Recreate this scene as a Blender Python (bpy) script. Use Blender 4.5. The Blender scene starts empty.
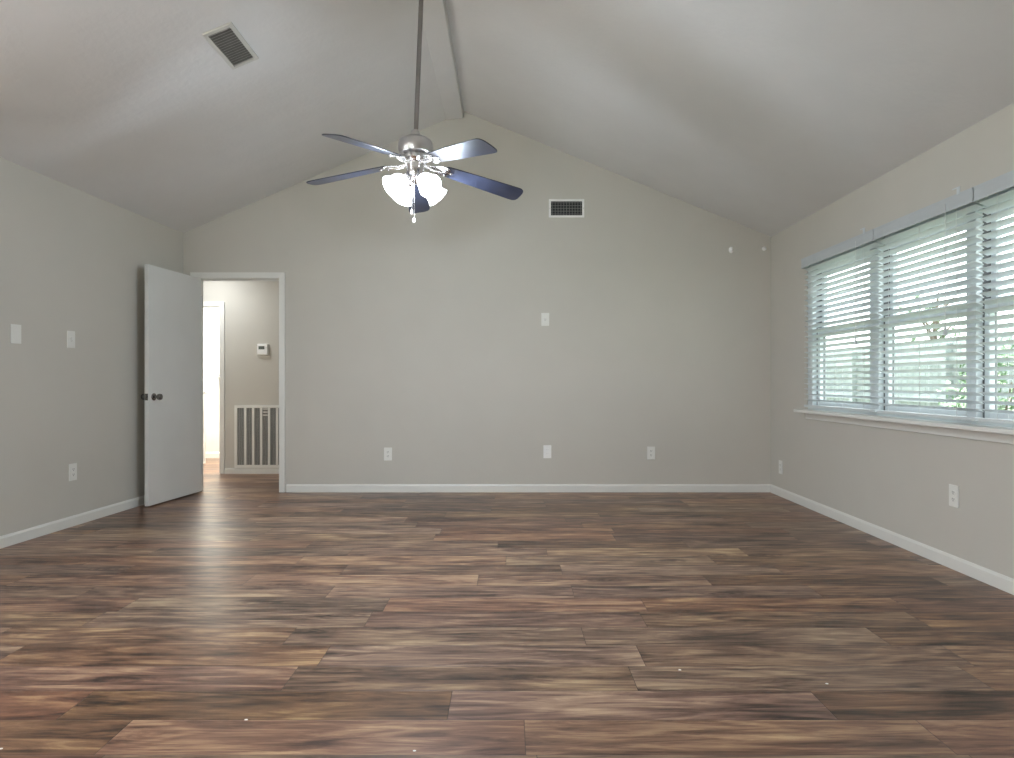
import bpy, bmesh, math, random
from mathutils import Vector, Matrix
C = bpy.context.scene
COL = C.collection
PI = math.pi

# ------------------------------------------------------------------ camera
EYE = 1.054
cam_d = bpy.data.cameras.new('camera')
cam_d.sensor_width = 36.0
cam_d.lens = 630.0 / 1014.0 * 36.0
cam_d.shift_x = -2.0 / 1014.0
cam_d.shift_y = 3.0 / 1014.0
cam_d.clip_start = 0.05
cam = bpy.data.objects.new('camera', cam_d)
cam.location = (0, 0, EYE)
cam.rotation_euler = (PI / 2, 0, 0)
COL.objects.link(cam)
C.camera = cam

# ------------------------------------------------------------------ world, exposure
SKY = 4.3
w = bpy.data.worlds.new('sky')
C.world = w
w.use_nodes = True
nt = w.node_tree
for n in list(nt.nodes):
    nt.nodes.remove(n)
wo = nt.nodes.new('ShaderNodeOutputWorld')
wb = nt.nodes.new('ShaderNodeBackground')
tc = nt.nodes.new('ShaderNodeTexCoord')
sx = nt.nodes.new('ShaderNodeSeparateXYZ')
rp = nt.nodes.new('ShaderNodeValToRGB')          # bright overcast sky, a little paler near the horizon
rp.color_ramp.elements[0].position = 0.0
rp.color_ramp.elements[0].color = (0.98, 0.985, 1.0, 1)
rp.color_ramp.elements[1].position = 0.8
rp.color_ramp.elements[1].color = (0.88, 0.94, 1.0, 1)
nt.links.new(tc.outputs['Generated'], sx.inputs[0])
nt.links.new(sx.outputs['Z'], rp.inputs[0])
nt.links.new(rp.outputs[0], wb.inputs[0])
wb.inputs[1].default_value = SKY
nt.links.new(wb.outputs[0], wo.inputs[0])

C.view_settings.view_transform = 'Standard'
C.view_settings.look = 'None'
C.view_settings.exposure = 0.28
C.view_settings.gamma = 1.0
C.view_settings.use_curve_mapping = False
C.cycles.max_bounces = 16
C.cycles.diffuse_bounces = 8
C.cycles.glossy_bounces = 5
C.cycles.transparent_max_bounces = 24
C.cycles.sample_clamp_indirect = 6.0


def light(name, kind, loc, energy, color=(1, 1, 1), size=0.1, rot=(0, 0, 0), size_y=None, portal=False):
    d = bpy.data.lights.new(name, kind)
    d.color = color
    if kind == 'AREA':
        d.size = size
        if size_y:
            d.shape = 'RECTANGLE'
            d.size_y = size_y
        if portal:
            d.cycles.is_portal = True
    else:
        d.shadow_soft_size = size
    d.energy = energy
    o = bpy.data.objects.new(name, d)
    o.location = loc
    o.rotation_euler = rot
    COL.objects.link(o)
    return o


# daylight entering through the three windows, and two openings added out of view behind and left of the viewer (sampling portals for the sky)
for yc in (4.81, 3.88, 2.98):
    light('window_portal', 'AREA', (2.66, yc, 1.44), 1, size=1.15, rot=(0, PI / 2, 0), size_y=0.76, portal=True)
light('rear_portal', 'AREA', (-2.1, -2.16, 1.2), 1, size=1.8, rot=(PI / 2, 0, 0), size_y=2.2, portal=True)
light('side_portal', 'AREA', (-3.62, 0.35, 1.63), 1, size=1.55, rot=(0, -PI / 2, 0), size_y=4.4, portal=True)
# added high sun beyond the end wall, bounced off the slab to brighten the ceiling
sd = bpy.data.lights.new('bounce_sun', 'SUN')
sd.energy = 30.0
sd.color = (1.0, 0.97, 0.93)
sd.angle = 0.02
so = bpy.data.objects.new('bounce_sun', sd)
so.rotation_euler = Vector((0.10, -0.90, -1.6)).to_track_quat('-Z', 'Y').to_euler()
COL.objects.link(so)
# ceiling fixtures of the hall and of the bathroom beyond it (both out of view)
light('hall_light', 'AREA', (-3.35, 6.72, 2.36), 9.5, (0.95, 0.98, 1.0), 0.35)
light('bathroom_light', 'AREA', (-3.75, 8.1, 2.36), 90, (1.0, 0.98, 0.95), 0.5)


# ------------------------------------------------------------------ material helpers
def new_mat(name):
    m = bpy.data.materials.new(name)
    m.use_nodes = True
    nt = m.node_tree
    b = nt.nodes['Principled BSDF']
    return m, nt, b


def N(nt, t, **kw):
    n = nt.nodes.new(t)
    for k, v in kw.items():
        setattr(n, k, v)
    return n


def math_node(nt, op, a, b=None, c=None):
    n = nt.nodes.new('ShaderNodeMath')
    n.operation = op
    for i, v in enumerate((a, b, c)):
        if v is None:
            continue
        if isinstance(v, (int, float)):
            n.inputs[i].default_value = v
        else:
            nt.links.new(v, n.inputs[i])
    return n.outputs[0]


def simple(name, col, rough=0.5, metal=0.0, noise=0.04, scale=12.0, bump=0.0, bscale=60.0, spec=0.5):
    """principled material with a little procedural unevenness"""
    m, nt, b = new_mat(name)
    tc = N(nt, 'ShaderNodeTexCoord')
    nz = N(nt, 'ShaderNodeTexNoise')
    nz.inputs['Scale'].default_value = scale
    nz.inputs['Detail'].default_value = 3
    nt.links.new(tc.outputs['Object'], nz.inputs['Vector'])
    r = N(nt, 'ShaderNodeValToRGB')
    r.color_ramp.elements[0].position = 0.3
    r.color_ramp.elements[1].position = 0.7
    r.color_ramp.elements[0].color = tuple(max(0, c * (1 - noise)) for c in col) + (1,)
    r.color_ramp.elements[1].color = tuple(min(1, c * (1 + noise)) for c in col) + (1,)
    nt.links.new(nz.outputs['Fac'], r.inputs[0])
    nt.links.new(r.outputs[0], b.inputs['Base Color'])
    b.inputs['Roughness'].default_value = rough
    b.inputs['Metallic'].default_value = metal
    b.inputs['Specular IOR Level'].default_value = spec
    if bump > 0:
        n2 = N(nt, 'ShaderNodeTexNoise')
        n2.inputs['Scale'].default_value = bscale
        n2.inputs['Detail'].default_value = 4
        nt.links.new(tc.outputs['Object'], n2.inputs['Vector'])
        bp = N(nt, 'ShaderNodeBump')
        bp.inputs['Strength'].default_value = bump
        bp.inputs['Distance'].default_value = 0.004
        nt.links.new(n2.outputs['Fac'], bp.inputs['Height'])
        nt.links.new(bp.outputs[0], b.inputs['Normal'])
    return m


def floor_material():
    m, nt, b = new_mat('plank_floor')
    L = nt.links
    PW, PL = 0.185, 1.22
    tc = N(nt, 'ShaderNodeTexCoord')
    s = N(nt, 'ShaderNodeSeparateXYZ')
    L.new(tc.outputs['Object'], s.inputs[0])
    X, Y = s.outputs[0], s.outputs[1]
    v = math_node(nt, 'DIVIDE', math_node(nt, 'ADD', Y, 0.07), PW)
    row = math_node(nt, 'FLOOR', v)
    wn = N(nt, 'ShaderNodeTexWhiteNoise', noise_dimensions='1D')
    L.new(row, wn.inputs['W'])
    u = math_node(nt, 'DIVIDE', math_node(nt, 'ADD', X, math_node(nt, 'MULTIPLY', wn.outputs['Value'], 7.0)), PL)
    colm = math_node(nt, 'FLOOR', u)
    cb = N(nt, 'ShaderNodeCombineXYZ')
    L.new(row, cb.inputs[0]); L.new(colm, cb.inputs[1])
    w3 = N(nt, 'ShaderNodeTexWhiteNoise', noise_dimensions='3D')
    L.new(cb.outputs[0], w3.inputs['Vector'])
    sc = N(nt, 'ShaderNodeSeparateColor')
    L.new(w3.outputs['Color'], sc.inputs[0])
    R, G, B = sc.outputs[0], sc.outputs[1], sc.outputs[2]

    def coords(fx, fy):
        c = N(nt, 'ShaderNodeCombineXYZ')
        L.new(math_node(nt, 'MULTIPLY_ADD', X, fx, math_node(nt, 'MULTIPLY', R, 41.0)), c.inputs[0])
        L.new(math_node(nt, 'MULTIPLY_ADD', Y, fy, math_node(nt, 'MULTIPLY', G, 57.0)), c.inputs[1])
        L.new(math_node(nt, 'MULTIPLY', B, 13.0), c.inputs[2])
        return c.outputs[0]

    def noise(vec, scale, detail, rough, dist=0.0):
        n = N(nt, 'ShaderNodeTexNoise')
        n.inputs['Scale'].default_value = scale
        n.inputs['Detail'].default_value = detail
        n.inputs['Roughness'].default_value = rough
        n.inputs['Distortion'].default_value = dist
        L.new(vec, n.inputs['Vector'])
        return n.outputs['Fac']

    streak = noise(coords(1.9, 19.0), 1.25, 8, 0.68, 0.9)
    blotch = noise(coords(2.0, 6.0), 1.0, 3, 0.5, 0.5)
    fine = noise(coords(7.0, 120.0), 1.0, 5, 0.7)
    low = noise(coords(1.3, 7.0), 0.9, 2, 0.4, 0.3)
    rings = math_node(nt, 'PINGPONG', math_node(nt, 'MULTIPLY', low, 16.0), 1.0)
    t = math_node(nt, 'ADD', streak, math_node(nt, 'MULTIPLY', math_node(nt, 'SUBTRACT', R, 0.5), 0.10))
    t = math_node(nt, 'ADD', t, math_node(nt, 'MULTIPLY', math_node(nt, 'SUBTRACT', blotch, 0.5), 0.48))
    t = math_node(nt, 'ADD', t, math_node(nt, 'MULTIPLY', math_node(nt, 'SUBTRACT', rings, 0.5), 0.10))
    t = math_node(nt, 'ADD', t, math_node(nt, 'MULTIPLY', math_node(nt, 'SUBTRACT', fine, 0.5), 0.22))
    # scattered knots with rings round them
    vo = N(nt, 'ShaderNodeTexVoronoi')
    vo.inputs['Scale'].default_value = 1.0
    wob = N(nt, 'ShaderNodeVectorMath', operation='ADD')
    L.new(coords(1.5, 5.5), wob.inputs[0])
    cw_ = N(nt, 'ShaderNodeCombineXYZ')
    L.new(math_node(nt, 'MULTIPLY', streak, 0.35), cw_.inputs[1])
    L.new(cw_.outputs[0], wob.inputs[1])
    L.new(wob.outputs[0], vo.inputs['Vector'])
    vs_ = N(nt, 'ShaderNodeSeparateColor')
    L.new(vo.outputs['Color'], vs_.inputs[0])
    has = math_node(nt, 'GREATER_THAN', vs_.outputs[0], 0.62)
    d_ = vo.outputs['Distance']
    core = math_node(nt, 'SUBTRACT', 1.0, math_node(nt, 'DIVIDE', d_, 0.26))
    core.node.use_clamp = True
    ringk = math_node(nt, 'MULTIPLY_ADD', math_node(nt, 'SINE', math_node(nt, 'MULTIPLY', d_, 85.0)), 0.35, 0.65)
    knot = math_node(nt, 'MULTIPLY', has, math_node(nt, 'MULTIPLY', core, ringk))
    t = math_node(nt, 'ADD', math_node(nt, 'SUBTRACT', t, math_node(nt, 'MULTIPLY', knot, 0.30)), 0.022)
    ramp = N(nt, 'ShaderNodeValToRGB')
    e = ramp.color_ramp.elements
    e[0].position = 0.25; e[0].color = (0.036, 0.023, 0.016, 1)
    e[1].position = 0.80; e[1].color = (0.560, 0.415, 0.250, 1)
    for p, c in ((0.36, (0.080, 0.048, 0.034)), (0.46, (0.158, 0.094, 0.064)), (0.56, (0.250, 0.153, 0.101)), (0.68, (0.390, 0.265, 0.165))):
        q = e.new(p); q.color = c + (1,)
    L.new(t, ramp.inputs[0])
    # each plank leans a little redder or greyer
    hs = N(nt, 'ShaderNodeHueSaturation')
    L.new(ramp.outputs[0], hs.inputs['Color'])
    L.new(math_node(nt, 'MULTIPLY_ADD', B, 0.016, 0.4865), hs.inputs['Hue'])
    L.new(math_node(nt, 'MULTIPLY_ADD', G, 0.30, 0.92), hs.inputs['Saturation'])
    L.new(math_node(nt, 'MULTIPLY_ADD', R, 0.18, 0.90), hs.inputs['Value'])
    # seams
    fv = math_node(nt, 'FRACT', v)
    fu = math_node(nt, 'FRACT', u)
    dv = math_node(nt, 'MULTIPLY', math_node(nt, 'MINIMUM', fv, math_node(nt, 'SUBTRACT', 1.0, fv)), PW)
    du = math_node(nt, 'MULTIPLY', math_node(nt, 'MINIMUM', fu, math_node(nt, 'SUBTRACT', 1.0, fu)), PL)
    dm = math_node(nt, 'MINIMUM', dv, du)
    seam = math_node(nt, 'MULTIPLY', dm, 1.0 / 0.0019)
    seam.node.use_clamp = True
    mx = N(nt, 'ShaderNodeMix', data_type='RGBA')
    L.new(seam, mx.inputs[0])
    mx.inputs[6].default_value = (0.040, 0.026, 0.022, 1)
    L.new(hs.outputs[0], mx.inputs[7])
    L.new(mx.outputs[2], b.inputs['Base Color'])
    rg = math_node(nt, 'MULTIPLY_ADD', fine, 0.22, 0.22)
    L.new(rg, b.inputs['Roughness'])
    b.inputs['Specular IOR Level'].default_value = 0.5
    h = math_node(nt, 'ADD', math_node(nt, 'MULTIPLY', fine, 0.45), math_node(nt, 'ADD', math_node(nt, 'MULTIPLY', seam, 0.9), math_node(nt, 'MULTIPLY', streak, 0.8)))
    bp = N(nt, 'ShaderNodeBump')
    bp.inputs['Strength'].default_value = 0.35
    bp.inputs['Distance'].default_value = 0.0022
    L.new(h, bp.inputs['Height'])
    L.new(bp.outputs[0], b.inputs['Normal'])
    return m


def glass_material():
    m = bpy.data.materials.new('window_glass')
    m.use_nodes = True
    nt = m.node_tree
    nt.nodes.clear()
    out = N(nt, 'ShaderNodeOutputMaterial')
    tr = N(nt, 'ShaderNodeBsdfTransparent')
    tr.inputs[0].default_value = (0.95, 0.98, 0.97, 1)
    gl = N(nt, 'ShaderNodeBsdfGlossy')
    gl.inputs['Roughness'].default_value = 0.02
    lw = N(nt, 'ShaderNodeLayerWeight')
    lw.inputs['Blend'].default_value = 0.5
    fac = math_node(nt, 'MULTIPLY_ADD', math_node(nt, 'POWER', lw.outputs['Facing'], 5.0), 0.8, 0.035)
    tc = N(nt, 'ShaderNodeTexCoord')
    nz = N(nt, 'ShaderNodeTexNoise')
    nz.inputs['Scale'].default_value = 2
    nt.links.new(tc.outputs['Object'], nz.inputs['Vector'])
    bp = N(nt, 'ShaderNodeBump')
    bp.inputs['Strength'].default_value = 0.02
    nt.links.new(nz.outputs['Fac'], bp.inputs['Height'])
    nt.links.new(bp.outputs[0], gl.inputs['Normal'])
    mx = N(nt, 'ShaderNodeMixShader')
    nt.links.new(fac, mx.inputs[0])
    nt.links.new(tr.outputs[0], mx.inputs[1])
    nt.links.new(gl.outputs[0], mx.inputs[2])
    nt.links.new(mx.outputs[0], out.inputs[0])
    return m


def lit_material(name, col, strength, base=(0.9, 0.9, 0.9)):
    m = simple(name, base, 0.35)
    b = m.node_tree.nodes['Principled BSDF']
    b.inputs['Emission Color'].default_value = col + (1,)
    b.inputs['Emission Strength'].default_value = strength
    return m


def slat_material():
    m = simple('blind_slat_vinyl', (0.66, 0.70, 0.71), 0.42, noise=0.015)
    nt = m.node_tree
    b = nt.nodes['Principled BSDF']
    out = nt.nodes['Material Output']
    tl = N(nt, 'ShaderNodeBsdfTranslucent')
    tl.inputs[0].default_value = (0.75, 0.84, 0.88, 1)
    mx = N(nt, 'ShaderNodeMixShader')
    mx.inputs[0].default_value = 0.06
    nt.links.new(b.outputs[0], mx.inputs[1])
    nt.links.new(tl.outputs[0], mx.inputs[2])
    nt.links.new(mx.outputs[0], out.inputs[0])
    return m


M = {}
M['wall'] = simple('wall_paint', (0.568, 0.549, 0.497), 0.75, noise=0.012, scale=3, bump=0.10, bscale=160, spec=0.25)
M['ceil'] = simple('ceiling_paint', (0.70, 0.695, 0.685), 0.85, noise=0.015, scale=4, bump=0.45, bscale=28, spec=0.2)
M['bathwall'] = simple('bathroom_paint', (0.74, 0.74, 0.68), 0.7, noise=0.01, spec=0.25)
M['trim'] = simple('white_trim_paint', (0.76, 0.76, 0.72), 0.35, noise=0.012, scale=5)
M['door'] = simple('white_door_paint', (0.70, 0.71, 0.69), 0.45, noise=0.025, scale=3)
M['plastic'] = simple('white_plastic', (0.78, 0.78, 0.74), 0.35, noise=0.01)
M['bright_plastic'] = simple('bright_white_plastic', (0.88, 0.88, 0.86), 0.3, noise=0.01)
M['dark'] = simple('dark_recess', (0.03, 0.032, 0.034), 0.8, noise=0.1)
M['duct'] = simple('grey_duct_recess', (0.20, 0.197, 0.185), 0.8, noise=0.1)
M['knob'] = simple('dark_pewter_knob', (0.20, 0.195, 0.19), 0.25, 1.0, noise=0.05)
M['track'] = simple('grey_sash_track', (0.13, 0.135, 0.14), 0.7, noise=0.05)
M['grey'] = simple('grey_filter', (0.23, 0.235, 0.225), 0.9, noise=0.12, scale=80, bump=0.3, bscale=200)
M['ventslat'] = simple('vent_grey_slats', (0.42, 0.415, 0.395), 0.6, noise=0.04)
M['ventframe'] = simple('vent_frame_paint', (0.56, 0.55, 0.51), 0.5, noise=0.02)
M['chrome'] = simple('chrome', (0.82, 0.82, 0.84), 0.16, 1.0, noise=0.02)
M['nickel'] = simple('brushed_nickel', (0.58, 0.58, 0.60), 0.28, 1.0, noise=0.05, scale=30)
M['rod'] = simple('pewter_rod', (0.30, 0.29, 0.29), 0.32, 1.0, noise=0.05)
M['blade'] = simple('dark_fan_blade', (0.022, 0.025, 0.042), 0.30, noise=0.25, scale=8, spec=0.6)
M['shade'] = lit_material('lit_frosted_glass', (0.93, 0.97, 1.0), 5.0)
M['bulb'] = lit_material('lit_bulb', (0.93, 0.97, 1.0), 14.0)
M['slat'] = slat_material()
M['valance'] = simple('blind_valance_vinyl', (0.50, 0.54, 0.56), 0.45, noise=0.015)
M['cord'] = simple('white_cord', (0.72, 0.75, 0.75), 0.8, noise=0.05, scale=200)
M['vinyl'] = simple('white_window_vinyl', (0.60, 0.65, 0.67), 0.4, noise=0.01)
M['glass'] = glass_material()
M['lcd'] = simple('thermostat_screen', (0.10, 0.12, 0.11), 0.25, noise=0.08)
M['fence'] = simple('weathered_fence_board', (0.26, 0.30, 0.295), 0.9, noise=0.16, scale=4, bump=0.3)
M['grass'] = simple('lawn_grass', (0.085, 0.105, 0.065), 0.95, noise=0.3, scale=3, bump=0.5, bscale=30)
M['bounce_slab'] = simple('bounce_concrete', (0.72, 0.71, 0.69), 0.9, noise=0.06, scale=3, bump=0.2)
M['bark'] = simple('tree_bark', (0.16, 0.13, 0.10), 0.95, noise=0.3, scale=20, bump=0.5)
M['leaf'] = simple('tree_leaves', (0.12, 0.19, 0.10), 0.7, noise=0.4, scale=1.5)
M['leaf2'] = simple('shrub_leaves', (0.17, 0.26, 0.15), 0.7, noise=0.4, scale=2)
M['floor'] = floor_material()


# ------------------------------------------------------------------ mesh helpers
class MB:
    def __init__(self):
        self.v = []
        self.f = []

    def add(self, vs, fs, mat=None):
        o = len(self.v)
        for p in vs:
            p = Vector(p)
            self.v.append(mat @ p if mat is not None else p)
        self.f += [tuple(o + i for i in f) for f in fs]
        return self

    def box(self, x0, x1, y0, y1, z0, z1, mat=None):
        vs = [(x, y, z) for z in (z0, z1) for y in (y0, y1) for x in (x0, x1)]
        fs = [(0, 2, 3, 1), (4, 5, 7, 6), (0, 1, 5, 4), (2, 6, 7, 3), (0, 4, 6, 2), (1, 3, 7, 5)]
        return self.add(vs, fs, mat)

    def prism(self, poly, a0, a1, axis='y', mat=None):
        """poly: list of 2-D points, extruded along axis from a0 to a1"""
        def P(p, a):
            if axis == 'y':
                return (p[0], a, p[1])
            if axis == 'x':
                return (a, p[0], p[1])
            return (p[0], p[1], a)
        n = len(poly)
        vs = [P(p, a0) for p in poly] + [P(p, a1) for p in poly]
        fs = [tuple(range(n)), tuple(range(2 * n - 1, n - 1, -1))]
        for i in range(n):
            j = (i + 1) % n
            fs.append((i, i + n, j + n, j))
        return self.add(vs, fs, mat)

    def frame(self, x0, x1, z0, z1, b, y0, y1, mat=None):
        """rectangular picture-frame ring in XZ with border b"""
        o = [(x0, z0), (x1, z0), (x1, z1), (x0, z1)]
        i = [(x0 + b, z0 + b), (x1 - b, z0 + b), (x1 - b, z1 - b), (x0 + b, z1 - b)]
        vs = [(p[0], y0, p[1]) for p in o] + [(p[0], y0, p[1]) for p in i] + \
             [(p[0], y1, p[1]) for p in o] + [(p[0], y1, p[1]) for p in i]
        fs = []
        for k in range(4):
            l = (k + 1) % 4
            fs += [(k, l, l + 4, k + 4), (k + 8, k + 12, l + 12, l + 8), (k, k + 8, l + 8, l), (k + 4, l + 4, l + 12, k + 12)]
        return self.add(vs, fs, mat)

    def lathe(self, prof, seg=24, mat=None, close=False):
        """profile of (r, z) turned about Z"""
        vs, fs = [], []
        n = len(prof)
        for r, z in prof:
            for k in range(seg):
                a = 2 * PI * k / seg
                vs.append((r * math.cos(a), r * math.sin(a), z))
        for i in range(n - 1):
            for k in range(seg):
                l = (k + 1) % seg
                fs.append((i * seg + k, i * seg + l, (i + 1) * seg + l, (i + 1) * seg + k))
        if close:
            for k in range(seg):
                l = (k + 1) % seg
                fs.append(((n - 1) * seg + k, (n - 1) * seg + l, l, k))
        else:
            fs.append(tuple(range(seg - 1, -1, -1)))
            fs.append(tuple((n - 1) * seg + k for k in range(seg)))
        return self.add(vs, fs, mat)

    def tube(self, pts, r, seg=10, mat=None):
        pts = [Vector(p) for p in pts]
        n = len(pts)
        rs = r if isinstance(r, (list, tuple)) else [r] * n
        vs, fs = [], []
        up = None
        for i, p in enumerate(pts):
            t = (pts[min(i + 1, n - 1)] - pts[max(i - 1, 0)]).normalized()
            if up is None:
                up = t.orthogonal().normalized()
            up = (up - t * up.dot(t)).normalized()
            s = t.cross(up)
            for k in range(seg):
                a = 2 * PI * k / seg
                vs.append(p + (up * math.cos(a) + s * math.sin(a)) * rs[i])
        for i in range(n - 1):
            for k in range(seg):
                l = (k + 1) % seg
                fs.append((i * seg + k, i * seg + l, (i + 1) * seg + l, (i + 1) * seg + k))
        fs.append(tuple(range(seg - 1, -1, -1)))
        fs.append(tuple((n - 1) * seg + k for k in range(seg)))
        return self.add(vs, fs, mat)

    def build(self, name, m, parent=None, bevel=0.0, smooth=False, segs=2):
        me = bpy.data.meshes.new(name)
        me.from_pydata([tuple(p) for p in self.v], [], self.f)
        me.update()
        b = bmesh.new()
        b.from_mesh(me)
        bmesh.ops.recalc_face_normals(b, faces=b.faces)
        b.to_mesh(me)
        b.free()
        me.materials.append(m)
        if smooth:
            me.polygons.foreach_set('use_smooth', [True] * len(me.polygons))
            me.set_sharp_from_angle(angle=math.radians(38))
        o = bpy.data.objects.new(name, me)
        COL.objects.link(o)
        if parent is not None:
            o.parent = parent
        if bevel > 0:
            md = o.modifiers.new('bevel', 'BEVEL')
            md.width = bevel
            md.segments = segs
            md.limit_method = 'ANGLE'
        return o


def tag(o, label, cat, group=None, kind=None):
    o['label'] = label
    o['category'] = cat
    if group:
        o['group'] = group
    if kind:
        o['kind'] = kind
    return o


def empty(name, loc, rz=0.0):
    o = bpy.data.objects.new(name, None)
    o.empty_display_size = 0.1
    o.location = loc
    o.rotation_euler = (0, 0, rz)
    COL.objects.link(o)
    return o


def kids(o):
    return [c for c in bpy.data.objects if c.parent == o]


def copy_tree(o, parent=None):
    c = o.copy()
    COL.objects.link(c)
    if parent is not None:
        c.parent = parent
    for ch in kids(o):
        copy_tree(ch, c)
    return c


def struct(o, label, cat):
    return tag(o, label, cat, kind='structure')


# ------------------------------------------------------------------ room numbers
YB = 6.034                     # face of the end wall
XR = 2.51                      # face of the window wall
YREAR = -2.05                  # wall behind the viewer
def xl(y):                     # face of the left wall, which runs slightly out of square
    return -3.12 - 0.0535 * (YB - y)
ZEL, ZER = 2.481, 2.443        # eaves left / right
XRIDGE, ZRIDGE = -0.431, 3.645
ML = lambda y: (ZRIDGE - ZEL) / (XRIDGE - xl(y))
MR = (ZRIDGE - ZER) / (XR - XRIDGE)
T = 0.12

# floor
b = MB().box(-4.9, XR + 0.13, YREAR - 0.1, 8.75, -0.12, 0.0)
struct(b.build('floor', M['floor']), 'dark brown wood plank floor running across the whole room and hall', 'floor')

# ceiling: two slopes meeting at the ridge, 0.1 thick
b = MB()
y0, y1 = YREAR - 0.12, YB + 0.12
def slope(pts):
    vs = [Vector(p) for p in pts] + [Vector(p) + Vector((0, 0, 0.1)) for p in pts]
    b.add(vs, [(0, 1, 2, 3), (7, 6, 5, 4), (0, 4, 5, 1), (1, 5, 6, 2), (2, 6, 7, 3), (3, 7, 4, 0)])
ext = 0.12
NST = 40
for k in range(NST):
    ka, kb = y0 + (y1 - y0) * k / NST, y0 + (y1 - y0) * (k + 1) / NST
    slope([(xl(ka) - ext, ka, ZEL - ext * ML(ka)), (XRIDGE, ka, ZRIDGE), (XRIDGE, kb, ZRIDGE), (xl(kb) - ext, kb, ZEL - ext * ML(kb))])
slope([(XRIDGE, y0, ZRIDGE), (XR + ext, y0, ZER - ext * MR), (XR + ext, y1, ZER - ext * MR), (XRIDGE, y1, ZRIDGE)])
struct(b.build('ceiling', M['ceil']), 'grey painted vaulted ceiling, two slopes meeting at a ridge', 'ceiling')

# boxed ridge trim
b = MB().prism([(-0.603, 3.562), (-0.438, 3.578), (-0.432, 3.66), (-0.603, 3.60)], YREAR, YB)
struct(b.build('trim_1', M['ceil'], bevel=0.006), 'grey boxed ridge trim along the peak of the ceiling', 'beam')

# end wall with the doorway
DX0, DX1, DZ = -3.003, -2.183, 2.06
b = MB()
def ztop(x):
    return ZEL + (x + 3.12) * (ZRIDGE - ZEL) / (XRIDGE + 3.12) if x < XRIDGE else ZRIDGE - (x - XRIDGE) * MR
e = 0.05
b.prism([(-4.9, 0), (DX0, 0), (DX0, ztop(DX0) + e), (-3.12, ztop(-3.12) + e), (-4.9, 2.5)], YB, YB + T)
b.prism([(DX0, DZ), (DX1, DZ), (DX1, ztop(DX1) + e), (DX0, ztop(DX0) + e)], YB, YB + T)
b.prism([(DX1, 0), (XR + T, 0), (XR + T, ZER + 0.02), (XRIDGE, ZRIDGE + e), (DX1, ztop(DX1) + e)], YB, YB + T)
struct(b.build('wall_back', M['wall']), 'greige end wall with gabled top and open doorway at its left', 'wall')

# left wall
b = MB()
ya, yb = YREAR - 0.1, YB
SY0, SY1, SZ0, SZ1 = -1.8, 2.5, 0.88, 2.38          # unseen opening beside the viewer, added to light the right side
for p0_, p1_, z0_, z1_ in ((ya, SY0, 0, ZEL + 0.03), (SY0, SY1, SZ1, ZEL + 0.03), (SY0, SY1, 0, SZ0), (SY1, yb, 0, ZEL + 0.03)):
    b.prism([(xl(p0_), p0_), (xl(p1_), p1_), (xl(p1_) - T, p1_), (xl(p0_) - T, p0_)], z0_, z1_, axis='z')
struct(b.build('wall_left', M['wall']), 'plain greige left wall with switches and an outlet', 'wall')

# window wall
WY0, WY1, WZ0, WZ1 = 2.50, 5.30, 0.82, 2.075
b = MB()
b.box(XR, XR + T, YREAR - 0.1, YB, 0, WZ0)
b.box(XR, XR + T, YREAR - 0.1, YB, WZ1, ZER + 0.03)
b.box(XR, XR + T, YREAR - 0.1, WY0, WZ0, WZ1)
b.box(XR, XR + T, WY1, YB, WZ0, WZ1)
struct(b.build('wall_right', M['wall']), 'greige right wall with a row of three windows', 'wall')

# wall behind the viewer, with an added opening that lets daylight in
b = MB()
XA = xl(YREAR) - T
b.box(XA, -3.0, YREAR - T, YREAR, 0, 2.3)
b.box(-1.2, XR + T, YREAR - T, YREAR, 0, 2.3)
b.prism([(XA, 2.3), (XR + T, 2.3), (XR + T, ZER + 0.02), (XRIDGE, ZRIDGE + 0.05), (XA, ZEL + 0.0)], YREAR - T, YREAR)
struct(b.build('wall_rear', M['wall']), 'greige wall behind the viewer with an added daylight opening', 'wall')

# hall and bathroom shell
YH, YBATH = 7.24, 8.737
HX0, HX1, HZ = -4.06, -3.312, 1.93          # bathroom doorway
b = MB()
b.box(-4.9, HX0, YH, YH + T, 0, 2.5)
b.box(HX0, HX1, YH, YH + T, HZ, 2.5)
b.box(HX1, -1.3, YH, YH + T, 0, 2.5)
struct(b.build('wall_hall', M['wall']), 'greige hall wall seen through the open doorway', 'wall')
b = MB().box(-1.42, -1.3, YB + T, YH, 0, 2.5)
struct(b.build('wall_hall_right', M['wall']), 'short end wall closing the hall on the right', 'wall')
b = MB().box(-4.9, -4.78, YB + T, YBATH + T, 0, 2.5)
struct(b.build('wall_hall_left', M['wall']), 'end wall closing the hall on the left', 'wall')
b = MB().box(-4.78, -2.7, YBATH, YBATH + T, 0, 2.5)
struct(b.build('wall_bathroom', M['bathwall']), 'pale bright wall of the room beyond the hall', 'wall')
b = MB().box(-2.82, -2.7, YH + T, YBATH, 0, 2.5)
struct(b.build('wall_bathroom_right', M['bathwall']), 'right side wall of the room beyond the hall', 'wall')
b = MB().box(-4.9, -1.3, YB + T, YBATH + T, 2.44, 2.54)
struct(b.build('ceiling_hall', M['ceil']), 'flat hall ceiling behind the doorway', 'ceiling')

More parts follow.
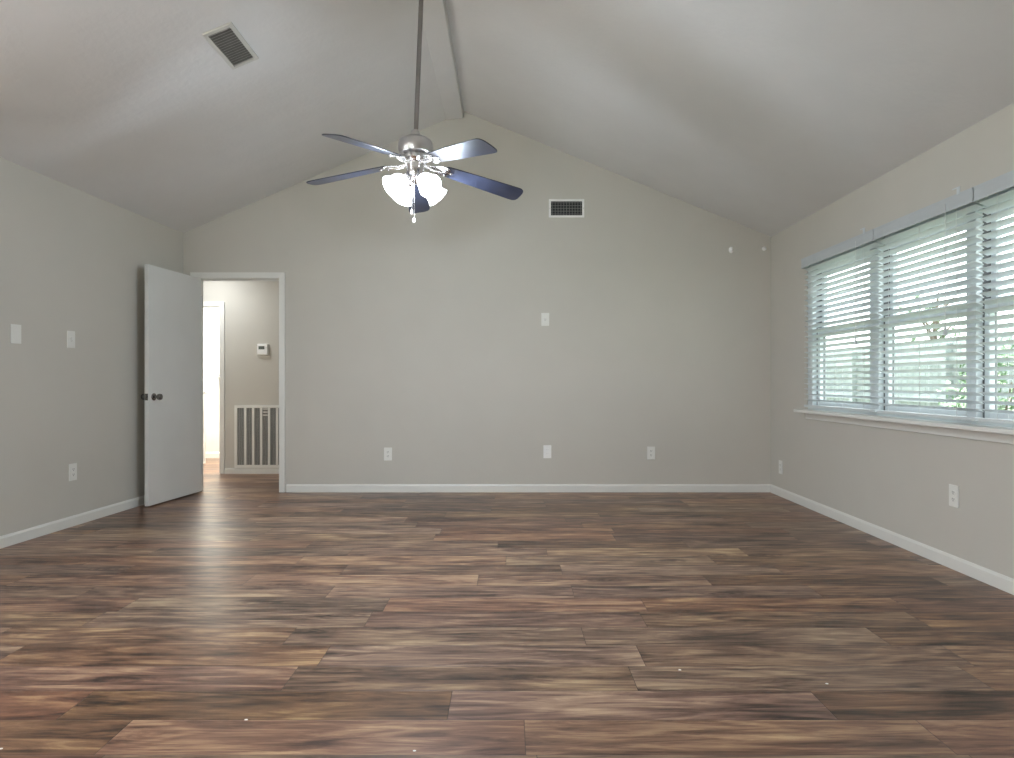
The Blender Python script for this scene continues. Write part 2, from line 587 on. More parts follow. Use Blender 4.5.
# ------------------------------------------------------------------ trim and baseboards
def base_profile(t=0.014, h=0.075):
    return [(0, 0), (t, 0), (t, h - 0.014), (t * 0.45, h), (0, h)]
b = MB()
b.prism([(YB - p[0], p[1]) for p in base_profile()], -2.128, XR, axis='x')
struct(b.build('baseboard_back', M['trim']), 'white baseboard along the end wall', 'baseboard')
b = MB()
b.prism([(XR - p[0], p[1]) for p in base_profile()], YREAR, YB - 0.014, axis='y')
struct(b.build('baseboard_right', M['trim']), 'white baseboard along the window wall', 'baseboard')
b = MB()
dl = math.atan(0.0535)
LM = Matrix.Translation((xl(YB), YB, 0)) @ Matrix.Rotation(-dl, 4, 'Z')
b.prism([(p[0], p[1]) for p in base_profile()], -(YB - YREAR) / math.cos(dl), -0.001, axis='y', mat=LM)
struct(b.build('baseboard_left', M['trim']), 'white baseboard along the left wall', 'baseboard')
b = MB().prism([(YH - p[0], p[1]) for p in base_profile(0.014, 0.065)], HX1 + 0.05, -1.42, axis='x')
struct(b.build('baseboard_hall', M['trim']), 'white baseboard under the return grille in the hall', 'baseboard')
b = MB().prism([(YBATH - p[0], p[1]) for p in base_profile(0.014, 0.08)], -4.78, -2.82, axis='x')
struct(b.build('baseboard_bathroom', M['trim']), 'white baseboard in the bright room beyond the hall', 'baseboard')

# door casing of the main doorway: jamb lining plus casing boards
JX0, JX1, JZ = -2.987, -2.201, 2.043
b = MB()
b.box(DX0, JX0, YB - 0.004, YB + T + 0.004, 0, JZ)
b.box(JX1, DX1, YB - 0.004, YB + T + 0.004, 0, JZ)
b.box(DX0, DX1, YB - 0.004, YB + T + 0.004, JZ, DZ)
cw = 0.058
b.prism([(JX1 + 0.004, 0), (JX1 + cw, 0), (JX1 + cw, JZ + cw), (JX1 + 0.004, JZ + 0.004)], YB - 0.018, YB)
b.prism([(JX0 - 0.004, 0), (JX0 - cw, 0), (JX0 - cw, JZ + cw), (JX0 - 0.004, JZ + 0.004)], YB - 0.018, YB)
b.prism([(JX0 - 0.004, JZ + 0.004), (JX1 + 0.004, JZ + 0.004), (JX1 + cw, JZ + cw), (JX0 - cw, JZ + cw)], YB - 0.018, YB)
b.box(JX0, JX0 + 0.011, YB + 0.045, YB + 0.08, 0, JZ)       # door stop
b.box(JX1 - 0.011, JX1, YB + 0.045, YB + 0.08, 0, JZ)
b.box(JX0, JX1, YB + 0.045, YB + 0.08, JZ - 0.011, JZ)
tr2 = struct(b.build('trim_2', M['trim'], bevel=0.002), 'white painted casing around the open doorway in the end wall', 'door casing')
b = MB().frame(-0.013, 0.013, -0.03, 0.03, 0.007, 0, 0.002)
sp = b.build('strike_plate', M['nickel'], tr2)
sp.rotation_euler = (0, 0, PI / 2)
sp.location = (JX1 - 0.001, YB + 0.02, 0.93)

# casing of the bathroom doorway
b = MB()
b.box(HX0, HX0 + 0.015, YH - 0.004, YH + T + 0.004, 0, HZ - 0.015)
b.box(HX1 - 0.015, HX1, YH - 0.004, YH + T + 0.004, 0, HZ - 0.015)
b.box(HX0, HX1, YH - 0.004, YH + T + 0.004, HZ - 0.015, HZ)
b.box(HX1 - 0.01, HX1 + 0.046, YH - 0.016, YH, 0, HZ + 0.046)
b.box(HX0 - 0.046, HX0 + 0.01, YH - 0.016, YH, 0, HZ + 0.046)
b.box(HX0 + 0.01, HX1 - 0.01, YH - 0.016, YH, HZ - 0.01, HZ + 0.046)
struct(b.build('trim_3', M['trim'], bevel=0.002), 'white casing of the inner doorway across the hall', 'door casing')


# ------------------------------------------------------------------ doors
def knob(parent, side, x, z, y_face, m):
    """round passage knob; side +1 projects to local -y, -1 to local +y"""
    Mx = Matrix.Translation((x, y_face, z)) @ Matrix.Rotation(PI / 2 * side, 4, 'X')
    b = MB()
    b.lathe([(0.031, 0.0), (0.031, 0.004), (0.024, 0.010), (0.012, 0.012), (0.011, 0.030), (0.016, 0.034), (0.0255, 0.042),
             (0.0275, 0.054), (0.0245, 0.066), (0.014, 0.072), (0.003, 0.0735)], 24, Mx)
    return b.build('knob', m, parent, smooth=True)


def door(name, hinge, ang, wd, z0, z1, label, km='knob'):
    """leaf along local +x from the hinge; local -y is the face first seen"""
    r = empty(name, (hinge[0], hinge[1], 0), ang)
    struct(r, label, 'door')
    th = 0.035
    MB().box(0.002, wd, 0, th, z0, z1).build('leaf', M['door'], r, bevel=0.0015)
    kz = 0.928
    knob(r, 1, wd - 0.066, kz, 0.0, M[km])
    knob(r, -1, wd - 0.066, kz, th, M[km])
    bb = MB().box(wd - 0.0005, wd + 0.0012, 0.005, th - 0.005, kz - 0.028, kz + 0.028)
    bb.box(wd, wd + 0.008, 0.012, th - 0.012, kz - 0.006, kz + 0.006)
    bb.build('latch_plate', M['knob'], r)
    for hz in (0.22, 1.02, 1.83):
        MB().lathe([(0.006, hz - 0.045), (0.006, hz + 0.045)], 10, Matrix.Translation((-0.004, th * 0.5 + 0.012, 0))).build('hinge', M['nickel'], r, smooth=True)
    return r

# leaf swings into the room: free end towards the viewer, slightly past square
ang = math.atan2(-0.737, -0.080)
# local -y must face the room's right side: rotate leaf direction (ang); local -y = (sin, -cos)(ang)
# = (-0.99, 0.14) -> faces left, so the seen face is local +y
door('door_1', (-2.971, YB - 0.018), ang, 0.745, 0.013, 2.040,
     'white flat slab door standing open at the end wall')
door('door_2', (HX0 + 0.018, YH + T + 0.01), math.atan2(0.68, 0.166), 0.70, 0.013, 1.905,
     'white door swung open into the bright room beyond the hall', 'nickel')

# ------------------------------------------------------------------ windows
win_y = [(4.434, 5.18), (3.507, 4.247), (2.61, 3.35)]       # glass extents (near, far)
edges = [(4.341, WY1), (3.429, 4.341), (WY0, 3.429)]        # unit extents between mullions
WINLAB = ['double-hung window farthest from the viewer in the row of three', 'double-hung window in the middle of the row of three',
          'double-hung window nearest the viewer, cut by the right edge']
for i, ((g0, g1), (u0, u1)) in enumerate(zip(win_y, edges)):
    r = empty('window_%d' % (i + 1), (XR + 0.07, (u0 + u1) / 2, WZ0))
    struct(r, WINLAB[i], 'window')
    yc = (u0 + u1) / 2
    a, c, G0, G1 = u0 - yc, u1 - yc, g0 - yc, g1 - yc
    H = WZ1 - WZ0
    zb, zm0, zm1, zt = 0.89 - WZ0, 1.425 - WZ0, 1.499 - WZ0, 1.945 - WZ0
    sf = 0.042
    # outer frame: jambs, head and sill board
    b = MB()
    b.box(-0.065, 0.05, a, G0 - sf, 0, H)
    b.box(-0.065, 0.05, G1 + sf, c, 0, H)
    b.box(-0.065, 0.05, G0 - sf, G1 + sf, zt + sf, H)
    b.box(-0.065, 0.05, G0 - sf, G1 + sf, 0, zb - sf)
    b.build('frame', M['vinyl'], r, bevel=0.002)
    # dark balance track beside the sashes
    b = MB()
    b.box(-0.030, 0.04, G1 + sf - 0.007, G1 + sf - 0.0005, zb - sf, zt + sf)
    b.build('track', M['track'], r)
    def sash(z0, z1, x0, x1, bot, top):
        b = MB()
        b.box(x0, x1, G0 - sf, G0, z0, z1)
        b.box(x0, x1, G1, G1 + sf - 0.008, z0, z1)
        b.box(x0, x1, G0, G1, z0, z0 + bot)
        b.box(x0, x1, G0, G1, z1 - top, z1)
        s = b.build('sash', M['vinyl'], r, bevel=0.002)
        xm = (x0 + x1) / 2
        MB().box(xm - 0.003, xm + 0.003, G0 - 0.004, G1 + 0.004, z0 + bot - 0.004, z1 - top + 0.004).build('pane', M['glass'], s)
        return s
    s1 = sash(zb - sf + 0.001, zm1, -0.026, 0.004, sf, zm1 - zm0)
    s2 = sash(zm0 + 0.005, zt + sf - 0.001, 0.008, 0.038, zm1 - zm0, sf)
    MB().box(-0.040, -0.026, -0.03, 0.03, zm1 - 0.028, zm1 - 0.010).build('sash_lock', M['bright_plastic'], s1, bevel=0.003)

# stool and apron under the three windows
b = MB()
b.box(2.405, XR + 0.02, 2.40, 5.33, 0.800, 0.826)
st = struct(b.build('trim_4', M['trim'], bevel=0.005), 'white window sill board with apron below the row of windows', 'window sill')
b = MB()
b.box(2.492, XR, 2.43, 5.30, 0.745, 0.800)
b.build('apron', M['trim'], st, bevel=0.004)


# ------------------------------------------------------------------ blinds
def make_blind(length, name='venetian_blind'):
    """local: y along the blind from 0 (near end) to length, x towards outside, z from the floor"""
    r = empty(name, (2.475, 0, 0))
    ztop_ = 2.085
    MB().box(-0.022, 0.033, 0.012, length - 0.012, 2.025, 2.065).build('headrail', M['vinyl'], r, bevel=0.002)
    # valance with returns
    b = MB()
    b.prism([(-0.045, 1.998), (-0.036, 1.998), (-0.033, 2.015), (-0.033, 2.058), (-0.036, 2.076), (-0.045, 2.076), (-0.042, 2.058), (-0.042, 2.015)], 0, length, axis='y')
    b.box(-0.036, 0.033, 0.0, 0.006, 1.998, 2.076)
    b.box(-0.036, 0.033, length - 0.006, length, 1.998, 2.076)
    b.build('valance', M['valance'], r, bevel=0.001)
    # slats: slightly crowned, tilted with the room-side edge up
    b = MB()
    wd, th, tilt = 0.050, 0.0028, 0.36
    z = 0.905
    nsl = 0
    while z < 2.01:
        prof_t, prof_b = [], []
        for k in range(6):
            q = (k / 5 - 0.5) * wd
            hh = 0.0025 * (1 - (2 * k / 5 - 1) ** 2)
            prof_t.append((q, hh + th / 2)); prof_b.append((q, hh - th / 2))
        poly = prof_t + prof_b[::-1]
        ca, sa = math.cos(-tilt), math.sin(-tilt)
        poly = [(p[0] * ca - p[1] * sa, z + p[0] * sa + p[1] * ca) for p in poly]
        b.prism(poly, 0.008, length - 0.008, axis='y')
        z += 0.0430
        nsl += 1
    b.build('slats', M['slat'], r)
    MB().box(-0.025, 0.025, 0.008, length - 0.008, 0.848, 0.866).build('bottom_rail', M['slat'], r, bevel=0.003)
    for q in (0.14, length / 2, length - 0.14):
        b = MB()
        b.tube([(-0.0275, q, 0.866), (-0.0275, q, 2.04)], 0.0013, 6)
        b.tube([(0.0275, q, 0.866), (0.0275, q, 2.04)], 0.0013, 6)
        b.build('ladder_cord', M['cord'], r)
    # lift cord with tassel near one end
    lc = None
    b = MB()
    zt_ = 1.36
    b.tube([(-0.048, 0.20, 2.04), (-0.047, 0.200, 1.7), (-0.047, 0.20, zt_)], 0.0022, 6)
    lc = b.build('lift_cord', M['cord'], r)
    MB().lathe([(0.003, 0.0), (0.006, -0.008), (0.011, -0.036), (0.010, -0.044), (0.002, -0.046)], 12, Matrix.Translation((-0.047, 0.2, zt_))).build('tassel', M['vinyl'], lc, smooth=True)
    # hanger bracket at each end
    for q in (0.10,):
        b = MB()
        b.box(-0.047, 0.035, q - 0.012, q + 0.012, 2.076, 2.0785)
        b.box(-0.047, -0.0445, q - 0.012, q + 0.012, 2.070, 2.106)
        b.box(-0.047, -0.0445, q - 0.012, q + 0.045, 2.104, 2.110)
        b.build('bracket', M['vinyl'], r)
    return r

BL = [(4.212, 5.245, 'white slatted blind over the far window, beside the back corner'),
      (3.306, 4.204, 'white slatted blind over the middle window of the row'),
      (2.400, 3.298, 'white slatted blind on the near window, cut by the right edge')]
for ya_, yb_, lab in BL:
    r = make_blind(yb_ - ya_)
    r.location.y = ya_
    tag(r, lab, 'blind', 'venetian blinds on the three windows')


# ------------------------------------------------------------------ wall plates
def screws(r, zs, y=-0.0055):
    for z in zs:
        MB().lathe([(0.0032, 0), (0.0032, 0.001), (0.002, 0.0016)], 10, Matrix.Translation((0, y, z)) @ Matrix.Rotation(PI / 2, 4, 'X')).build('screw', M['plastic'], r, smooth=True)

def plate(r, wd=0.076, ht=0.124, m=None):
    MB().box(-wd / 2, wd / 2, -0.0058, 0.0, -ht / 2, ht / 2).build('plate', m or M['plastic'], r, bevel=0.0028)

def make_outlet():
    r = empty('wall_outlet', (0, 0, 0))
    plate(r)
    for z in (0.0195, -0.0195):
        pts = []
        for k in range(20):
            a = 2 * PI * k / 20
            pts.append((0.0172 * math.cos(a), max(-0.0135, min(0.0135, 0.0172 * math.sin(a))) + z))
        rc = MB().prism(pts, -0.0078, -0.0056).build('receptacle', M['plastic'], r)
        s = MB()
        s.box(-0.0078, -0.0048, -0.0081, -0.0076, z - 0.002, z + 0.0075)
        s.box(0.0048, 0.0078, -0.0081, -0.0076, z - 0.002, z + 0.0075)
        s.lathe([(0.003, 0), (0.003, 0.0006)], 10, Matrix.Translation((0, -0.0075, z - 0.0075)) @ Matrix.Rotation(PI / 2, 4, 'X'))
        s.build('slots', M['dark'], rc)
    screws(r, (0.0,))
    return r

def make_rocker_outlet():
    r = empty('wall_outlet', (0, 0, 0))
    plate(r, m=M['bright_plastic'])
    rc = MB().box(-0.0165, 0.0165, -0.0078, -0.0056, -0.033, 0.033).build('receptacle', M['bright_plastic'], r, bevel=0.001)
    for z in (0.018, -0.018):
        for x in (-0.0065, 0.0065):
            MB().box(x - 0.001, x + 0.001, -0.0081, -0.0076, z, z + 0.007).build('slot', M['ventslat'], rc)
    screws(r, (0.048, -0.048))
    return r

def make_switch():
    r = empty('light_switch', (0, 0, 0))
    plate(r)
    MB().frame(-0.0065, 0.0065, -0.0135, 0.0135, 0.0015, -0.0066, -0.0056).build('collar', M['ventslat'], r)
    MB().prism([(-0.0057, -0.006), (-0.0057, 0.010), (-0.017, 0.0115), (-0.019, 0.006)], -0.0045, 0.0045, axis='x').build('toggle', M['bright_plastic'], r, bevel=0.001)
    screws(r, (0.030, -0.030))
    return r

def make_blank():
    r = empty('blank_wall_plate', (0, 0, 0))
    plate(r, 0.082, 0.126)
    screws(r, (0.042, -0.042))
    return r

LEFT_RZ = PI / 2 - dl
def on_left(o, y, z):
    o.location = (xl(y), y, z); o.rotation_euler = (0, 0, LEFT_RZ)
def on_back(o, x, z):
    o.location = (x, YB, z)
def on_right(o, y, z):
    o.location = (XR, y, z); o.rotation_euler = (0, 0, -PI / 2)

o0 = make_outlet()
outs = [('back', -1.159, 0.364, 'white outlet low on the end wall, nearest the doorway'),
        ('back', 1.360, 0.374, 'white outlet low on the end wall, nearest the window corner'),
        ('left', 4.613, 0.395, 'white outlet low on the left wall below the toggle switch'),
        ('right', 5.814, 0.268, 'white outlet low on the window wall, tucked by the back corner'),
        ('right', 3.550, 0.412, 'white outlet low on the window wall under the middle window')]
for k, (wl, p, z, lab) in enumerate(outs):
    o = o0 if k == 0 else copy_tree(o0)
    {'back': on_back, 'left': on_left, 'right': on_right}[wl](o, p, z)
    tag(o, lab, 'outlet', 'outlets low on the walls')
o = make_rocker_outlet()
on_back(o, 0.367, 0.386)
tag(o, 'plain bright white outlet low on the end wall, below the wall switch', 'outlet', 'outlets low on the walls')

s0 = make_switch()
on_left(s0, 4.595, 1.364)
tag(s0, 'white toggle switch on the left wall above the outlet', 'switch', 'toggle switches')
s1 = copy_tree(s0)
s1.location = (0.347, YB, 1.653); s1.rotation_euler = (0, 0, 0)
tag(s1, 'white toggle switch in the middle of the end wall', 'switch', 'toggle switches')
p0 = make_blank()
on_left(p0, 4.114, 1.367)
tag(p0, 'blank white cover plate on the left wall near the left edge', 'wall plate')

# two small round white caps high by the corner
def make_cap(rad):
    r = empty('wall_fastener', (0, 0, 0))
    Rm = Matrix.Rotation(PI / 2, 4, 'X')
    MB().lathe([(rad, 0), (rad, 0.006), (rad * 0.9, 0.009)], 20, Rm).build('base', M['bright_plastic'], r, smooth=True)
    MB().lathe([(rad * 0.72, 0.008), (rad * 0.70, 0.018), (rad * 0.45, 0.026), (rad * 0.1, 0.029)], 20, Rm).build('dome', M['bright_plastic'], r, smooth=True)
    return r
c = make_cap(0.024); on_back(c, 2.126, 2.318); c.scale = (0.9, 1, 1.25)
tag(c, 'small white round fastener high on the end wall, farther from the corner', 'wall fastener', 'white fasteners high on the end wall')
c = make_cap(0.021); on_back(c, 2.443, 2.331)
tag(c, 'smaller white round fastener high on the end wall, close to the corner', 'wall fastener', 'white fasteners high on the end wall')

# ------------------------------------------------------------------ vents
# supply vent on the end wall
r = empty('wall_vent', (0.551, YB, 2.716))
tag(r, 'white framed air vent with dark grid high on the end wall', 'vent')
b = MB().frame(-0.170, 0.170, -0.088, 0.088, 0.021, -0.008, 0)
b.build('frame', M['bright_plastic'], r, bevel=0.003)
MB().box(-0.15, 0.15, -0.002, -0.0002, -0.068, 0.068).build('backing', M['dark'], r)
b = MB()
for k in range(11):
    x = -0.149 + 0.298 * (k + 0.5) / 11
    b.box(x - 0.0022, x + 0.0022, -0.0065, -0.002, -0.068, 0.068)
for k in range(5):
    z = -0.067 + 0.134 * (k + 0.5) / 5
    b.box(-0.149, 0.149, -0.0055, -0.002, z - 0.002, z + 0.002)
b.build('grid', M['duct'], r)
for sx_ in (-0.16, 0.16):
    MB().lathe([(0.004, 0), (0.004, 0.001), (0.002, 0.002)], 10, Matrix.Translation((sx_, -0.0075, 0)) @ Matrix.Rotation(PI / 2, 4, 'X')).build('screw', M['nickel'], r, smooth=True)

# vent on the left ceiling slope: local frame x along the slope, y along the room, z into the room (negative)
vy = 3.868
vx = -1.703
r = empty('ceiling_vent', (vx, vy, ZEL + (vx - xl(vy)) * ML(vy) - 0.002))
zc = lambda x, y: ZEL + (x - xl(y)) * ML(y)
tx = Vector((1, 0, ML(vy))).normalized()
ty = Vector((0, 1, (zc(vx, vy + 0.1) - zc(vx, vy - 0.1)) / 0.2)).normalized()
tz = tx.cross(ty).normalized()
ty = tz.cross(tx)
r.rotation_euler = Matrix((tx, ty, tz)).transposed().to_euler()
tag(r, 'grey louvred air vent on the left slope of the ceiling', 'vent')
hx, hy = 0.094, 0.202
b = MB()
Rv = Matrix.Rotation(-PI / 2, 4, 'X')     # frame ring XZ -> XY
b2 = MB()
o_ = [(-hx, -hy), (hx, -hy), (hx, hy), (-hx, hy)]
bw = 0.026
i_ = [(-hx + bw, -hy + bw), (hx - bw, -hy + bw), (hx - bw, hy - bw), (-hx + bw, hy - bw)]
vs = [(p[0], p[1], 0.0) for p in o_] + [(p[0], p[1], 0.0) for p in i_] + [(p[0] * 0.985, p[1] * 0.985, -0.010) for p in o_] + [(p[0], p[1], -0.012) for p in i_]
fs = []
for k in range(4):
    l = (k + 1) % 4
    fs += [(k, l, l + 4, k + 4), (k + 8, k + 12, l + 12, l + 8), (k, k + 8, l + 8, l), (k + 4, l + 4, l + 12, k + 12)]
b2.add(vs, fs).build('frame', M['ventframe'], r, bevel=0.0015)
MB().box(-hx + bw, hx - bw, -hy + bw, hy - bw, -0.0015, -0.0002).build('backing', M['duct'], r)
b = MB()
ns = 15
for k in range(ns):
    y = -hy + bw + (2 * hy - 2 * bw) * (k + 0.5) / ns
    Mx = Matrix.Translation((0, y, -0.007)) @ Matrix.Rotation(0.55, 4, 'X')
    b.box(-hx + bw, hx - bw, -0.0095, 0.0095, -0.0007, 0.0007, Mx)
b.build('louvres', M['ventslat'], r)
MB().box(-0.002, 0.002, -0.012, 0.012, -0.022, -0.010, Matrix.Translation((hx - 0.018, -hy + 0.06, 0))).build('damper_lever', M['ventframe'], r)

# return-air grille in the hall
gx0, gx1, gz0, gz1 = -3.151, -2.535, 0.068, 0.790
r = empty('return_air_grille', ((gx0 + gx1) / 2, YH, gz0))
tag(r, 'large white return air grille low on the hall wall through the doorway', 'vent')
gw, gh = gx1 - gx0, gz1 - gz0
b = MB().frame(-gw / 2, gw / 2, 0, gh, 0.034, -0.016, 0)
b.build('frame', M['trim'], r, bevel=0.003)
MB().box(-gw / 2 + 0.03, gw / 2 - 0.03, -0.005, -0.0005, 0.03, gh - 0.03).build('filter', M['grey'], r)
n = 6
iw = gw - 0.068
for k in range(1, n):
    x = -iw / 2 + iw * k / n
    MB().box(x - 0.0135, x + 0.0135, -0.014, -0.005, 0.034, gh - 0.034).build('bar', M['trim'], r, bevel=0.002)
b = MB()
for k in range(n):
    x0 = -iw / 2 + iw * k / n
    for q in (1, 2, 3):
        x = x0 + iw / n * q / 4
        b.box(x - 0.0015, x + 0.0015, -0.011, -0.005, 0.034, gh - 0.034)
b.build('fins', M['ventslat'], r)
xx = -iw / 2 + iw * 3.5 / n
b = MB()
for k in range(3):
    b.box(xx - 0.03, xx + 0.03, -0.0125, -0.0108, gh - 0.052 - 0.035 * k, gh - 0.040 - 0.035 * k)
b.build('latch_tab', M['trim'], r)

# thermostat
r = empty('thermostat', (-2.823, YH, 1.428))
tag(r, 'white box thermostat with small dark screen on the hall wall', 'thermostat')
MB().box(-0.066, 0.066, -0.006, 0, -0.066, 0.066).build('wall_plate', M['plastic'], r, bevel=0.003)
MB().box(-0.060, 0.060, -0.034, -0.006, -0.060, 0.060).build('body', M['bright_plastic'], r, bevel=0.006)
MB().box(-0.042, 0.026, -0.0352, -0.0338, 0.000, 0.036).build('screen', M['lcd'], r)
for x in (0.038, 0.050):
    MB().box(x - 0.005, x + 0.005, -0.0365, -0.0338, 0.008, 0.028).build('button', M['plastic'], r, bevel=0.001)

# towel bar in the bright room beyond
r = empty('towel_bar', (-4.19, YBATH, 1.125))
tag(r, 'pale towel bar on the far wall of the room beyond the hall', 'towel bar')
MB().tube([(-0.25, -0.06, 0), (0.19, -0.06, 0)], 0.011, 12).build('bar', M['nickel'], r, smooth=True)
for x in (-0.24, 0.18):
    b = MB().box(x - 0.022, x + 0.022, -0.012, 0, -0.028, 0.028)
    b.box(x - 0.012, x + 0.012, -0.074, -0.012, -0.015, 0.015)
    b.build('post', M['nickel'], r, bevel=0.003)

# ------------------------------------------------------------------ ceiling fan
FX, FY = -0.536, 3.613
FZ = 2.274
fan = empty('ceiling_fan', (FX, FY, FZ))
tag(fan, 'five-blade dark ceiling fan with four lit glass shades on a long downrod', 'ceiling fan')
top = Vector((0.043, 0, 3.57 - FZ))
bot = Vector((0.001, 0, 0.185))
# canopy against the ridge trim
cm = Matrix.Translation(top)
MB().lathe([(0.066, 0.004), (0.066, -0.020), (0.058, -0.045), (0.036, -0.066), (0.020, -0.072)], 28, cm).build('canopy', M['rod'], fan, smooth=True)
MB().tube([top + Vector((0, 0, -0.06)), bot], 0.0135, 14).build('downrod', M['rod'], fan, smooth=True)
MB().lathe([(0.016, 0.225), (0.024, 0.215), (0.030, 0.185), (0.034, 0.176)], 20).build('coupling', M['nickel'], fan, smooth=True)
MB().lathe([(0.030, 0.180), (0.075, 0.172), (0.094, 0.158), (0.099, 0.140), (0.099, 0.108), (0.092, 0.088), (0.070, 0.078)], 36).build('motor_housing', M['nickel'], fan, smooth=True)
b = MB().lathe([(0.060, 0.080), (0.072, 0.074), (0.074, 0.052), (0.064, 0.038), (0.050, 0.034)], 30)
FLY = b.build('flywheel', M['chrome'], fan, smooth=True)
for k in range(10):
    a = 2 * PI * k / 10
    b = MB()
    b.lathe([(0.011, 0), (0.011, 0.004), (0.006, 0.006)], 10, Matrix.Rotation(a, 4, 'Z') @ Matrix.Translation((0.073, 0, 0.063)) @ Matrix.Rotation(PI / 2, 4, 'Y'))
    b.build('screw', M['nickel'], FLY, smooth=True)
MB().lathe([(0.048, 0.038), (0.050, 0.010), (0.052, -0.020), (0.046, -0.042)], 28).build('switch_housing', M['chrome'], fan, smooth=True)
MB().lathe([(0.040, -0.040), (0.046, -0.048), (0.040, -0.068), (0.022, -0.082), (0.008, -0.088)], 24).build('light_fitter', M['chrome'], fan, smooth=True)

droop = math.atan(0.065 / 0.45)
def iron_outline():
    half = [(0.055, 0.010), (0.085, 0.010), (0.105, 0.016), (0.120, 0.026), (0.135, 0.040), (0.150, 0.046), (0.172, 0.046), (0.196, 0.038),
            (0.205, 0.030), (0.196, 0.022), (0.182, 0.024), (0.168, 0.022), (0.170, 0.015), (0.200, 0.014), (0.222, 0.010), (0.230, 0.0)]
    return half + [(x, -y) for x, y in half[-2::-1]]
def blade_outline():
    r0, r1 = 0.165, 0.672
    pts = []
    for k in range(9):
        a = PI / 2 + PI * k / 8
        pts.append((r0 + 0.03 + 0.03 * math.cos(a), 0.050 * math.sin(a)))
    n = 14
    low = [(r0 + 0.03 + (r1 - 0.05 - r0 - 0.03) * k / n, -(0.050 + 0.020 * (k / n) ** 0.8)) for k in range(1, n + 1)]
    tipp = []
    for k in range(1, 14):
        a = -PI / 2 + PI * k / 14
        c_, s_ = math.cos(a), math.sin(a)
        e_ = 0.62
        tipp.append((r1 - 0.05 + 0.05 * abs(c_) ** e_, 0.070 * math.copysign(abs(s_) ** e_, s_)))
    up = [(x, -y) for x, y in low[::-1]]
    return pts + low + tipp + up
BLADE = iron = None
TILT = Matrix.Rotation(-0.030, 4, 'X') @ Matrix.Rotation(0.022, 4, 'Y')     # the fan hangs a little out of true
for k in range(5):
    a = math.radians(24 + 72 * k)
    base = Matrix.Rotation(a, 4, 'Z') @ Matrix.Translation((0, 0, 0.045))
    pitch = Matrix.Rotation(math.radians(-12), 4, 'X')
    dr = Matrix.Rotation(droop, 4, 'Y')
    bx = empty if False else None
    if BLADE is None:
        be = MB().prism(blade_outline(), -0.003, 0.003, axis='z').build('blade', M['blade'], fan, bevel=0.0015)
        ir = MB().prism(iron_outline(), -0.0025, 0.0025, axis='z')
        for q in ((0.185, 0.034), (0.185, -0.034), (0.215, 0.0)):
            ir.lathe([(0.006, -0.0025), (0.006, -0.005), (0.003, -0.007)], 10, Matrix.Translation((q[0], q[1], 0)))
        ir.tube([(0.045, 0, 0.006), (0.08, 0, -0.008), (0.11, 0, -0.010), (0.14, 0, -0.006), (0.165, 0, -0.002)], [0.010, 0.010, 0.009, 0.008, 0.005], 10)
        ie = ir.build('blade_iron', M['chrome'], be, bevel=0.001, smooth=True)
        ie.location = (0, 0, -0.006)
        BLADE, iron = be, ie
    else:
        be = BLADE.copy(); COL.objects.link(be); be.parent = fan
        ie = iron.copy(); COL.objects.link(ie); ie.parent = be
    be.matrix_local = TILT @ base @ dr @ pitch

# light kit: four arms, sockets and bell shades
shade0 = None
for k in range(4):
    a = math.radians(40 + 90 * k)
    Rz = Matrix.Rotation(a, 4, 'Z')
    b = MB().tube([(0.018, 0, -0.060), (0.035, 0, -0.052), (0.052, 0, -0.054), (0.062, 0, -0.064)], 0.008, 10)
    pts_m = Rz
    if shade0 is None:
        arm = b.build('light_arm', M['chrome'], fan, smooth=True)
        sm = Matrix.Translation((0.060, 0, -0.060)) @ Matrix.Rotation(math.radians(-52), 4, 'Y')
        sock = MB().lathe([(0.020, 0.006), (0.024, 0.0), (0.025, -0.022), (0.021, -0.026)], 18, sm).build('socket', M['chrome'], arm, smooth=True)
        outp = [(0.024, -0.012), (0.030, -0.022), (0.044, -0.040), (0.051, -0.060), (0.053, -0.082), (0.058, -0.104), (0.068, -0.120)]
        inp = [(r_ - 0.003, z_) for r_, z_ in outp][::-1]
        shd = MB().lathe(outp + inp, 32, sm, close=True).build('lamp_shade', M['shade'], arm, smooth=True)
        blb = MB().lathe([(0.010, -0.026), (0.013, -0.040), (0.024, -0.062), (0.026, -0.078), (0.018, -0.094), (0.004, -0.100)], 18, sm).build('bulb', M['bulb'], arm, smooth=True)
        shade0 = (arm, sock, shd, blb)
    else:
        arm = shade0[0].copy(); COL.objects.link(arm); arm.parent = fan
        for q in shade0[1:]:
            c = q.copy(); COL.objects.link(c); c.parent = arm
    arm.matrix_local = Rz
    # light of this bulb, just under the mouth of its shade
    lp = Matrix.Translation((FX, FY, FZ)) @ Rz @ sm @ Vector((0, 0, -0.125))
    light('fan_bulb_light', 'POINT', lp, 22.0, (0.74, 0.87, 1.0), 0.035)

# pull chains with bead fobs
for (cx, cy, zend, nb) in ((0.000, -0.050, -0.290, 42), (-0.014, -0.046, -0.242, 34)):
    b = MB()
    z0c = -0.032
    b.tube([(cx, cy, z0c), (cx, cy, zend)], 0.0016, 6)
    for k in range(nb):
        z = z0c + (zend - z0c) * (k + 0.5) / nb
        b.lathe([(0.0008, 0.0022), (0.0024, 0.0), (0.0008, -0.0022)], 6, Matrix.Translation((cx, cy, z)))
    ch = b.build('pull_chain', M['chrome'], fan, smooth=True)
    MB().lathe([(0.002, 0.0), (0.006, -0.006), (0.0085, -0.018), (0.006, -0.028), (0.001, -0.031)], 14, Matrix.Translation((cx, cy, zend))).build('fob', M['bright_plastic'], ch, smooth=True)

